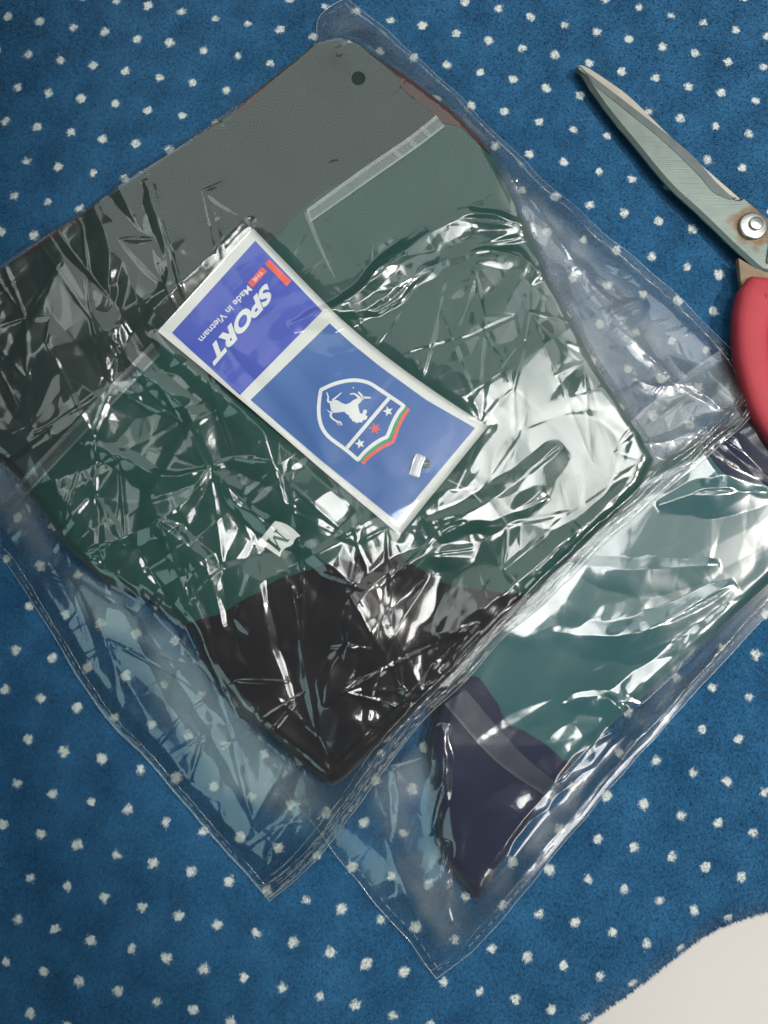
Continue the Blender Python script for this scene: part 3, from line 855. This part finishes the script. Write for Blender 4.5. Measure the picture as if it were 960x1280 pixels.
ribbon('closing_strip', [(555, 880), (620, 952), (690, 1000)], [(582, 862), (650, 940), (704, 985)], F2, bag2, STRIP, 60, 9)
ribbon('closing_strip_edge', [(555, 880), (620, 952), (690, 1000)], [(558, 878), (623, 950), (692, 998)], F2, bag2, STRIP, 60, 3, .0005)

# ------------------------------------------------------------------ first shirt
p1 = un((400, 540), 0)[0]
shirt1 = thing('folded_shirt', 'folded dark green shirt with charcoal and plum-black panels under the blue swing ticket', 'shirt', (p1[0], p1[1], GROUND))
patch('body', sd_g1, G1, GREEN, shirt1, 2, 0, skirt_to=np.maximum(base1, GROUND) + .0005)
char_px = [(393, 64), (424, 56), (458, 66), (510, 100), (552, 130), (568, 143), (500, 190), (382, 272), (290, 352), (190, 440), (90, 545), (30, 606), (-70, 520), (-150, 455), (-130, 425), (0, 344), (100, 276), (200, 208), (292, 146), (350, 96)]
sd_ch = np.minimum(RAG + sd_poly(un(spline(char_px, 4, True), .012)[:, :2]), sd_g1 - .0003)
patch('yoke_panel', sd_ch, G1, CHAR, shirt1, 2, .0003, skirt=.0005)
plum_px = [(225, 835), (225, 805), (285, 772), (345, 742), (440, 700), (490, 690), (560, 722), (610, 730), (665, 745), (630, 820), (520, 930), (440, 995), (414, 1005), (375, 975), (285, 900)]
sd_pl = np.minimum(RAG + sd_poly(un(plum_px, .012)[:, :2]), sd_g1 - .0003)
patch('hem_panel', sd_pl, G1, PLUM, shirt1, 2, .0003, skirt=.0005)


MAROON = fabric_mat('maroon_piping', (.030, .008, .007), (.060, .018, .014))
for px in ([(486, 84), (520, 104), (560, 134), (600, 170), (622, 198), (606, 196), (575, 168), (548, 156), (540, 143), (508, 116)],
           [(352, 94), (322, 120), (292, 146), (262, 166), (232, 187), (250, 184), (290, 160), (318, 148), (336, 120)], [(150, 243), (110, 270), (60, 303), (10, 337), (40, 326), (95, 292)]):
    sdm = np.minimum(sd_poly(un(px, .012)[:, :2]) + RAG * .5, sd_g1 - .0004)
    patch('piping', sdm, G1, MAROON, shirt1, 1, .0005, skirt=.0006)


# size label sewn to the shirt
def z8(p):
    p = np.asarray(p, float)
    return np.stack([300 + p[:, 0] / 8, 620 + p[:, 1] / 8], 1)


def fan(name, px, F, off, mat, parent, mapper=None):
    """flat shape from a photo-pixel outline, triangulated and laid on F"""
    px = np.asarray(px, float)
    r = delaunay_2d_cdt([Vector(p) for p in px], [], [list(range(len(px)))], 1, 1e-6)
    vv = np.array([tuple(v) for v in r[0]])
    P = mapper(vv, off) if mapper else hit(vv, F, off)
    fs = [list(f) for f in r[2]]
    # face up
    out = []
    for f in fs:
        a, b, c = P[f[0]], P[f[1]], P[f[2]]
        out.append(f if (b[0] - a[0]) * (c[1] - a[1]) - (b[1] - a[1]) * (c[0] - a[0]) > 0 else f[::-1])
    return obj(name, P, out, mat, parent, shade=False)


lab_px = z8([(350, 250), (410, 262), (470, 285), (540, 335), (605, 400), (565, 415), (545, 440), (530, 480), (500, 500), (460, 515), (430, 540), (415, 560), (400, 610), (290, 535), (180, 460), (265, 355)])
lab = fan('size_label', lab_px, Gs, .0010, CARD, shirt1)
lab['label'] = 'small white size label printed with a green letter M'


def text_px(txt, bold=0.0):
    cu = bpy.data.curves.new('lettering', 'FONT'); cu.body = txt; cu.offset = bold; cu.resolution_u = 4
    o = bpy.data.objects.new('lettering', cu); sc.collection.objects.link(o)
    bpy.context.view_layer.update()
    me = bpy.data.meshes.new_from_object(o.evaluated_get(bpy.context.evaluated_depsgraph_get()))
    v = np.array([tuple(q.co)[:2] for q in me.vertices]); f = [tuple(p.vertices) for p in me.polygons]
    bpy.data.objects.remove(o); bpy.data.curves.remove(cu); bpy.data.meshes.remove(me)
    lo, hi = v.min(0), v.max(0)
    return (v - lo) / (hi - lo), f


def letters(name, txt, O, d, up, length, height, shear, mapper, off, mat, parent, bold=0.0):
    v, f = text_px(txt, bold)
    O, d, up = (np.array(q, float) for q in (O, d, up)); d /= np.linalg.norm(d); up /= np.linalg.norm(up)
    px = O + v[:, :1] * length * d + v[:, 1:] * (height * up + shear * d)
    P = mapper(px, off)
    a, b, c = (P[list(q)] for q in zip(*[x[:3] for x in f]))
    s = np.sum((b[:, 0] - a[:, 0]) * (c[:, 1] - a[:, 1]) - (b[:, 1] - a[:, 1]) * (c[:, 0] - a[:, 0]))
    return obj(name, P, f if s > 0 else [q[::-1] for q in f], mat, parent, shade=False)


GREENINK = plain_mat('dark_green_ink', (.012, .06, .045), .6, var=.1)
on_shirt = lambda p, off: hit(p, Gs, off)
d_m, u_m, o_m = np.array([-100., 116.]), np.array([122., 100.]), np.array([368., 338.])
for kk, (a, b, wd) in enumerate([((.10, 0), (.10, 1), 13), ((.10, 1), (.50, .12), 30), ((.50, .12), (.90, 1), 13), ((.90, 0), (.90, 1), 32),
                                 ((-.04, 0), (.26, 0), 13), ((.72, 0), (1.06, 0), 13), ((-.04, 1), (.16, 1), 13), ((.84, 1), (1.06, 1), 13)]):
    a, b = o_m + a[0] * d_m + a[1] * u_m, o_m + b[0] * d_m + b[1] * u_m
    n_ = (b - a) / np.linalg.norm(b - a); m_ = np.array([-n_[1], n_[0]]) * wd / 2
    fan('letter_stroke', z8(np.array([a - m_, b - m_, b + m_, a + m_])), Gs, .00115 + kk * .000012, GREENINK, lab)

# ------------------------------------------------------------------ swing ticket
pt = on_ticket([(360, 470)])[0]
ticket = thing('swing_ticket', 'blue and white swing ticket reading SPORT with a horse shield', 'swing ticket', tuple(pt))
V = np.concatenate([tk_xyz, tk_xyz - [0, 0, .0004]])
f = grid_faces(nu_t, nv_t); nV = len(tk_xyz)
i_ = np.arange(nV).reshape(nv_t, nu_t)
loop = np.concatenate([i_[0, :-1], i_[:-1, -1], i_[-1, :0:-1], i_[:0:-1, 0]])
side = np.stack([loop, loop + nV, np.roll(loop, -1) + nV, np.roll(loop, -1)], 1)
obj('card', V, np.concatenate([f[:, ::-1], f + nV, side]), CARD, ticket)


def panel(name, corners, mat, off):
    """printed rectangle on the ticket: corner pixels in order, sides may be polylines"""
    l0, l1, r0, r1 = corners
    n, m = 30, 14
    A = resample(np.array(l0, float), n); B = resample(np.array(r0, float), n)
    P = (A[:, None] + (B - A)[:, None] * np.linspace(0, 1, m)[None, :, None]).reshape(-1, 2)
    return obj(name, on_ticket(P, off), grid_faces(m, n)[:, ::-1], mat, ticket)


panel('upper_print', ([(215, 416), (300, 494)], 0, [(319, 301), (403, 389)], 0), BLUE1, .00012)
panel('lower_print', ([(313, 500), (402, 576), (496, 652)], 0, [(412, 404), (438, 428), (475, 458), (533, 500), (594, 535)], 0), BLUE2, .00012)
zA = lambda p: np.stack([200 + np.asarray(p, float)[:, 0] * .1875, 285 + np.asarray(p, float)[:, 1] * .1875], 1)
letters('lettering', 'SPORT', (333, 352), (-.655, .756), (.756, .655), 112, 20, 11, on_ticket, .00022, WHITEP, ticket, .05)
letters('lettering', 'Made in Vietnam', (309.5, 356.5), (-.681, .732), (.732, .681), 91, 8.6, 0, on_ticket, .00022, WHITEP, ticket, .012)
fan('red_bar', zA([(728, 208), (875, 352), (845, 390), (700, 240)]), None, .00022, REDP, ticket, on_ticket)
fan('red_flash', zA([(682, 258), (714, 290), (618, 396), (585, 365)]), None, .00022, REDP, ticket, on_ticket)
letters('lettering', 'THE', zA([(672, 283)])[0], (-.66, .75), (.75, .66), 16, 4.4, 0, on_ticket, .0003, WHITEP, ticket, .01)

zB = lambda p: np.stack([390 + np.asarray(p, float)[:, 0] * .13542, 465 + np.asarray(p, float)[:, 1] * .13542], 1)


def stroke(name, pts, wd, mat, off, parent, closed=False, taper=False):
    P = np.asarray(pts, float); n = len(P)
    T = (np.roll(P, -1, 0) - np.roll(P, 1, 0)) if closed else np.gradient(P, axis=0)
    T /= np.linalg.norm(T, axis=1)[:, None]; M = np.stack([-T[:, 1], T[:, 0]], 1)
    ww = np.full(n, wd / 2.0)
    if taper:
        ww = ww * np.linspace(1, .35, n)
    A = P + M * ww[:, None]; B = P - M * ww[:, None]
    V = on_ticket(zB(np.concatenate([A, B])), off)
    k = np.arange(n if closed else n - 1); j = (k + 1) % n
    return obj(name, V, np.stack([k, j, j + n, k + n], 1), mat, parent, shade=False)


side_a = spline([(82, 165), (205, 110), (330, 80), (430, 78), (530, 103), (622, 160), (735, 236), (848, 312)], 5)
top_a = spline([(848, 312), (792, 382), (748, 462), (715, 545), (693, 598)], 5)
top_b = spline([(693, 598), (615, 636), (540, 690), (475, 750), (424, 812)], 5)
side_b = spline([(424, 812), (310, 715), (170, 612), (102, 530), (70, 440), (62, 340), (70, 240), (82, 165)], 5)
emb = fan('emblem', zB(np.concatenate([side_a[:-1], top_a[:-1], top_b[:-1], side_b[:-1]])), None, .00018,
          plain_mat('shield_blue_print', (.016, .10, .36), .4, var=.06), ticket, on_ticket)
stroke('outline', np.concatenate([side_a[:-1], top_a[:-1], top_b[:-1], side_b[:-1]]), 34, WHITEP, .00028, emb, True)
stroke('crossbar', [(712, 240), (322, 700)], 34, WHITEP, .00031, emb)
gb = np.concatenate([spline([(875, 318), (820, 392), (778, 470), (745, 555), (715, 620)], 5)[:-1], spline([(715, 620), (636, 660), (558, 714), (492, 772), (438, 828)], 5)])
rb = np.concatenate([spline([(896, 336), (846, 410), (806, 488), (773, 572), (748, 645)], 5)[:-1], spline([(748, 645), (654, 690), (578, 742), (515, 792), (466, 846)], 5)])
stroke('green_band', gb, 30, GREENP, .00026, emb)
stroke('red_band', rb, 30, REDP, .00024, emb)


def star(cx_, cy_, r, n, mat, rot):
    P = [(cx_ + (r if k % 2 == 0 else r * .42) * math.cos(rot + k * math.pi / n), cy_ + (r if k % 2 == 0 else r * .42) * math.sin(rot + k * math.pi / n)) for k in range(2 * n)]
    return fan('star', zB(P), None, .0003, mat, emb, on_ticket)


star(702, 362, 50, 5, WHITEP, .7); star(583, 522, 58, 6, REDP, .2); star(443, 662, 50, 5, WHITEP, .7)
horse = fan('horse', zB([(165, 300), (178, 268), (205, 258), (240, 262), (272, 285), (310, 298), (345, 288), (378, 262), (405, 248), (438, 240), (460, 262), (440, 290), (424, 296), (430, 335), (440, 372), (456, 388), (470, 375), (472, 356), (490, 346), (505, 352),
                         (508, 372), (492, 392), (514, 412), (500, 440), (470, 446), (462, 466), (436, 462), (410, 474), (396, 456), (372, 456), (366, 432), (344, 420), (346, 400), (318, 388), (300, 366), (255, 372), (205, 376), (176, 352)]),
            None, .0003, WHITEP, emb, on_ticket)
for nm, pts, wd in [('leg', [(185, 285), (148, 268), (150, 232), (136, 188)], 26), ('leg', [(188, 262), (225, 232), (272, 190)], 20), ('leg', [(432, 258), (470, 240), (440, 196), (425, 184)], 30),
                    ('leg', [(450, 250), (420, 222), (388, 200), (350, 206)], 24), ('hoof', [(462, 250), (478, 236), (545, 238)], 30), ('hoof', [(378, 150), (386, 140)], 14),
                    ('tail', [(185, 365), (172, 400), (190, 430), (230, 455), (262, 462), (278, 492)], 24), ('tail', [(180, 372), (160, 368), (142, 350)], 16), ('tail', [(215, 450), (236, 470), (240, 494)], 12), ('tail', [(235, 455), (256, 474), (262, 498)], 11)]:
    stroke(nm, spline(pts, 4), wd, WHITEP, .00031, horse, taper=True)
# barb of clear nylon through its punched hole
fan('punched_hole', [(533 + 6.2 * math.cos(a), 580 + 5.6 * math.sin(a)) for a in np.linspace(0, 2 * math.pi, 14, endpoint=False)], None, .0002, GREEN, ticket, on_ticket)
bp_ = on_ticket(spline([(527, 568), (524, 574), (521, 582), (519, 590), (517, 596)], 4), .0006)
v_, f_ = tube(bp_, np.array([.0012] + [.0022] * (len(bp_) - 2) + [.0012]), 10, flat=.2)
obj('barb', v_, f_, NYLON, ticket)
v_, f_ = tube(on_ticket([(524, 581), (530, 580), (535, 579)], .0005), .0004, 8)
obj('barb_stem', v_, f_, NYLON, ticket)
v_, f_ = tube(on_ticket(spline([(560, 600), (575, 607), (590, 616), (602, 628)], 5), -.0008), .0004, 6)
obj('barb_thread', v_, f_, NYLON, ticket)

# ------------------------------------------------------------------ first bag
bag1 = thing('plastic_bag', 'crinkled clear plastic bag around the dark green shirt and its blue ticket', 'plastic bag', (p1[0], p1[1], GROUND))


def bag_sheet(nu, nv):
    # corners: left (0,0), bottom (1,0), right (1,1), top (0,1)
    return coons(plane(Q1['lb']), plane(Q1['br']), plane(Q1['tr']), plane(Q1['lt']), nu, nv)


S1 = bag_sheet(600, 600)
x, y = S1[..., 0].ravel().copy(), S1[..., 1].ravel().copy()
hole_c = hit([(448, 98)], F1)[0]; hr = .0027
f = grid_faces(600, 600)
d = np.hypot(x - hole_c[0], y - hole_c[1])
f = f[d[f].max(1) > hr]
ring = np.zeros(len(x), bool); ring[np.unique(f)] = True
near = ring & (d < hr)
x[near] = hole_c[0] + (x[near] - hole_c[0]) / d[near] * hr; y[near] = hole_c[1] + (y[near] - hole_c[1]) / d[near] * hr
obj('top_film', np.stack([x, y, sample(F1, x, y)], 1), f, FILM, bag1)
S1b = bag_sheet(150, 150)
zb = np.minimum(sample(base1, S1b[..., 0].ravel(), S1b[..., 1].ravel()) + .0003, sample(F1, S1b[..., 0].ravel(), S1b[..., 1].ravel()) - .0002)
obj('bottom_film', np.concatenate([S1b.reshape(-1, 2), zb[:, None]], 1), grid_faces(150, 150), FILM_IN, bag1)
rim_fold('edge_fold', Q1['lb'], F1, bag1, .00014)
rim_fold('edge_fold', Q1['br'], F1, bag1, .0002)
rim_fold('edge_fold', Q1['tr'], F1, bag1, .00014)
rim_fold('edge_fold', Q1['lt'], F1, bag1, .00014)
ROLL = film_mat('rolled_film', .10, .09, 2.6)


def rolled_seam(px, F, parent, inset, rad, both, seed):
    """the doubled film of a seam, rolled into a thin wavy cord that catches the light"""
    rg = np.random.default_rng(seed); n = 420
    P = resample(plane(px), n); T = np.gradient(P, axis=0); T /= np.linalg.norm(T, axis=1)[:, None]
    Nn = np.stack([-T[:, 1], T[:, 0]], 1) * both
    wob = np.convolve(rg.standard_normal(n + 24), np.ones(25) / 5, 'valid') * .00035
    P = P + Nn * (inset + wob)[:, None]
    r = rad * np.clip(1 + .5 * np.convolve(rg.standard_normal(n + 8), np.ones(9) / 3, 'valid'), .15, 2)
    v, f = tube(np.c_[P, sample(F, P[:, 0], P[:, 1]) + .0001], r, 7, flat=.7)
    return obj('rolled_seam', v, f, ROLL, parent)


for inset, rad, sd_ in ((.0012, .00035, 1), (.0030, .00028, 2), (.0052, .00030, 3), (.0076, .0002, 4)):
    rolled_seam(Q1['br'], F1, bag1, inset, rad, 1, sd_)
rolled_seam(Q1['tr'], F1, bag1, .0042, .00016, -1, 5)
rolled_seam(Q1['lb'], F1, bag1, .0030, .00012, 1, 6)
rolled_seam(Q2['br'], F2, bag2, .0040, .0002, 1, 7)
dashes('heat_seal_marks', Q1['lb'], F1, bag1, .0016, both=1)
dashes('heat_seal_marks', Q1['tr'], F1, bag1, .0030, both=-1, wd=.0005)
dashes('heat_seal_marks', Q1['br'], F1, bag1, .0018, both=1, rows=2, wd=.0005, dl=.003)
mid1 = np.where(sd_g1 > 0, F1 - .00015, lowest + .55 * (F1 - lowest)) + 0

FR = noise(.006, 95) * .003 + noise(.0025, 96) * .0012


def film_fold(px, F, lim, parent):
    """crumpled second layer of film inside the margin, thinning out at its rim"""
    sdp = np.minimum(sd_poly(un(spline(px, 3, True), .005)[:, :2]) + FR, lim)
    o = patch('film_fold', sdp, F, FOLD, parent, 2, 0)
    me = o.data; co = np.empty(len(me.vertices) * 3, np.float32); me.vertices.foreach_get('co', co); co = co.reshape(-1, 3)
    a = me.attributes.new('fade', 'FLOAT', 'POINT')
    a.data.foreach_set('value', smooth(sample(sdp, co[:, 0], co[:, 1]), 0, .011).astype(np.float32))
    return o


film_fold([(585, 150), (650, 212), (720, 280), (800, 350), (872, 422), (916, 478), (930, 508), (880, 548), (795, 618), (740, 640), (770, 560), (690, 450), (640, 350), (600, 240)], mid1, sd_q1 - .001, bag1)
film_fold([(-60, 560), (22, 580), (84, 672), (140, 715), (190, 738), (250, 790), (270, 834), (310, 885), (420, 986), (380, 1040), (300, 1005), (205, 905), (125, 805), (50, 715), (-60, 600)], mid1, sd_q1 - .001, bag1)
film_fold([(395, 5), (440, 0), (520, 70), (600, 160), (560, 150), (490, 85), (440, 58), (400, 70)], mid1, sd_q1 - .001, bag1)
# closing flap: double-edged strip across the bag with welded rungs
up_line = [(545, 144), (510, 172), (450, 213), (383, 262), (290, 340), (190, 428), (90, 532), (0, 628)]
lo_line = [(556, 158), (522, 184), (462, 226), (388, 278), (300, 358), (200, 444), (102, 546), (12, 642)]
ub, lb_ = np.array(up_line, float), np.array(lo_line, float)
film_mat('strip_edge', .11, .12, 2.0)
for a_, b_ in ((0, 4), (4, 8)):
    u2, l2 = (ub[:4], lb_[:4]) if a_ == 0 else (ub[5:], lb_[5:])
    ribbon('closing_strip', u2, l2, F1, bag1, STRIP, 100, 7, .0003)
    ribbon('closing_strip_edge', u2, u2 + (l2 - u2) * .28, F1, bag1, bpy.data.materials['strip_edge'], 100, 3, .0005)
    ribbon('closing_strip_edge', u2 + (l2 - u2) * .85, l2, F1, bag1, bpy.data.materials['strip_edge'], 100, 3, .0005)
for t_ in (.075, .145, .19):
    k = t_ * 7; i = int(k); fr_ = k - i
    a = ub[i] * (1 - fr_) + ub[i + 1] * fr_; b = lb_[i] * (1 - fr_) + lb_[i + 1] * fr_; e = np.array([-4.5, 3.4])
    ribbon('welded_rung', [a - e / 2, b - e / 2], [a + e / 2, b + e / 2], F1, bag1, bpy.data.materials['strip_edge'], 8, 3, .0006)
ribbon('flap_fold_line', [(380, 266), (396, 305), (418, 348)], [(386, 264), (400, 303), (419, 347)], F1, bag1, STRIP, 40, 3, .0004)

mid2 = np.where(sd_g2 > 0, F2 - .00012, GROUND + .0006 + .6 * (F2 - GROUND - .0006))
film_fold([(470, 980), (520, 915), (540, 915), (540, 1000), (552, 1080), (590, 1135), (585, 1170), (548, 1195), (505, 1120), (470, 1040)], mid2, sd_q2 - .001, bag2)
film_fold([(640, 1110), (600, 1130), (690, 985), (780, 890), (880, 800), (960, 728), (1000, 720), (900, 820), (790, 945), (700, 1050)], mid2, sd_q2 - .001, bag2)

# ------------------------------------------------------------------ scissors
piv = un((940, 284), .0062)[0]
sciss = thing('scissors', 'worn steel scissors with red plastic handles, closed, beside the bags', 'scissors', (piv[0], piv[1], .0))
axis = un([(722, 78), (940, 284)], .004); ax_d = (axis[1] - axis[0])[:2]; ax_l = np.hypot(*ax_d); ax_d = ax_d / ax_l


def sc_z(xy):
    """the scissors rest on the blade tip and climb towards the thick handles"""
    t = ((xy - axis[0][:2]) @ ax_d) / ax_l
    return .0008 + .0014 * np.clip(t, 0, 1) + .0066 * np.clip(t - 1, 0, 1.5)


zS = lambda p: np.stack([700 + np.asarray(p, float)[:, 0] * .40625, 50 + np.asarray(p, float)[:, 1] * .40625], 1)


def slab(name, px, z0, z1, mat, parent, inset=.0003, origin=piv):
    """plate with a chamfered top rim, outline in photo pixels, heights above the rest line"""
    P = un(px, .006)[:, :2]
    Ar = np.sum(P[:, 0] * np.roll(P[:, 1], -1) - np.roll(P[:, 0], -1) * P[:, 1])
    if Ar < 0:
        P = P[::-1]
    T = np.roll(P, -1, 0) - np.roll(P, 1, 0); T /= np.linalg.norm(T, axis=1)[:, None]
    I = P + np.stack([-T[:, 1], T[:, 0]], 1) * inset
    zr = sc_z(P); n = len(P)
    V = np.concatenate([np.c_[P, zr + z0], np.c_[P, zr + z1 - inset], np.c_[I, zr + z1]])
    k = np.arange(n); j = (k + 1) % n
    F = [tuple(q) for q in np.stack([k, j, j + n, k + n], 1)] + [tuple(q) for q in np.stack([k + n, j + n, j + 2 * n, k + 2 * n], 1)]
    r = delaunay_2d_cdt([Vector(q) for q in I], [], [list(range(n))], 1, 1e-7)
    ids = [o[0] if o else 0 for o in r[3]]
    F += [tuple(2 * n + ids[q] for q in ff) for ff in r[2]]
    F += [tuple((ids[q]) for q in ff[::-1]) for ff in r[2]]
    me_o = obj(name, V - np.array([origin[0], origin[1], .006]), F, mat, None, shade=False)
    me_o.parent = parent; me_o.location = (0, 0, .006)
    return me_o


low_px = zS(np.concatenate([spline([(56, 64), (82, 62), (160, 112), (232, 168), (350, 286), (460, 388), (552, 470)], 4), [(640, 560), (700, 640), (690, 700), (620, 690), (560, 620)], spline([(480, 500), (300, 330), (150, 160), (58, 72)], 4)]))
slab('blade', low_px, 0.0, .0020, STEELL, sciss)
up_px = zS(np.concatenate([spline([(56, 70), (110, 112), (250, 222), (400, 345), (470, 425), (520, 475), (545, 487)], 4), [(556, 486), (568, 481), (600, 508), (645, 548), (700, 600), (730, 660), (720, 720)], spline([(690, 725), (645, 722), (612, 712), (553, 656), (436, 540), (336, 446), (236, 324), (134, 196), (60, 82)], 4)]))
blade_up = slab('blade', up_px, .0021, .0042, STEEL, sciss, .0013)
bev_px = zS(np.concatenate([spline([(66, 80), (110, 114), (250, 224), (400, 347), (470, 427), (520, 476), (542, 487)], 4), spline([(520, 492), (470, 468), (420, 410), (320, 312), (200, 212), (110, 138)], 4)]))
slab('ground_edge', bev_px, .0036, .00436, STEELD, blade_up, .0001).location = (0, 0, 0)


def disc(name, c, rad, z0, z1, mat, dome_=.3, seg=40):
    prof = [(rad, z0), (rad, z1 - rad * .12), (rad * .94, z1 - rad * .03), (rad * .85, z1), (rad * .5, z1 + rad * .02 * dome_), (0.0001, z1 + rad * .05 * dome_)]
    a = np.linspace(0, 2 * math.pi, seg, endpoint=False)
    V = np.array([(c[0] + r * math.cos(t), c[1] + r * math.sin(t), z) for r, z in prof for t in a])
    i = np.arange(len(prof) * seg).reshape(len(prof), seg); j = np.roll(i, -1, 1)
    F = np.stack([i[:-1], j[:-1], j[1:], i[1:]], -1).reshape(-1, 4)
    return obj(name, V, F, mat, sciss)


zr = float(sc_z(piv[None, :2])[0])
disc('washer', piv, .0056, zr + .0040, zr + .0058, RIVET)
disc('rivet', piv + np.array([.0006, .0004, 0]), .0027, zr + .0056, zr + .0068, RIVET, 2.5)
tang_px = [(923, 322), (945, 336), (968, 340), (985, 352), (985, 372), (930, 372), (925, 350)]
slab('tang', tang_px, .0010, .0034, RUST, sciss)
tang2_px = [(960, 300), (1000, 330), (1030, 350), (1022, 372), (985, 350), (955, 330)]
slab('tang', tang2_px, .0032, .0050, RUST, sciss)


def handle(loop_px, wid, zc, flat):
    P2 = resample(spline(np.array(loop_px + loop_px[:1]), 10), 120)[:-1]
    zz = zc
    P = un(P2, .010); xy = P[:, :2]
    z = sc_z(xy) + zz
    wv_ = np.interp(np.arange(len(P2)) / len(P2), np.linspace(0, 1, len(wid)), wid)
    n = 16; a = np.linspace(0, 2 * math.pi, n, endpoint=False)
    T = np.roll(xy, -1, 0) - np.roll(xy, 1, 0); T /= np.linalg.norm(T, axis=1)[:, None]; S = np.stack([T[:, 1], -T[:, 0]], 1)
    c = np.sign(np.cos(a)) * np.abs(np.cos(a)) ** .75; s = np.sign(np.sin(a)) * np.abs(np.sin(a)) ** .75
    V = np.concatenate([xy[:, None] + (wv_[:, None] * c)[..., None] * S[:, None], (z[:, None] + flat * s[None])[..., None]], -1).reshape(-1, 3)
    i = np.arange(len(P2) * n).reshape(-1, n); j = np.roll(i, -1, 1)
    F = np.stack([i, np.roll(i, -1, 0), np.roll(j, -1, 0), j], -1).reshape(-1, 4)
    return obj('handle', V, F, RED, sciss)


handle([(952, 366), (942, 400), (941, 440), (949, 480), (965, 520), (995, 558), (1028, 568), (1046, 536), (1040, 480), (1014, 430), (984, 384)], [.0080, .0064, .0062, .0068, .0072, .0066, .0056, .0050, .0050, .0056, .0080], .0030, .0050)
handle([(1010, 352), (1040, 340), (1090, 350), (1150, 385), (1200, 440), (1205, 500), (1165, 520), (1110, 490), (1060, 440), (1025, 395)], [.0060, .0052, .0050, .005, .005, .005, .0048, .0048, .005, .006], .0042, .0048)
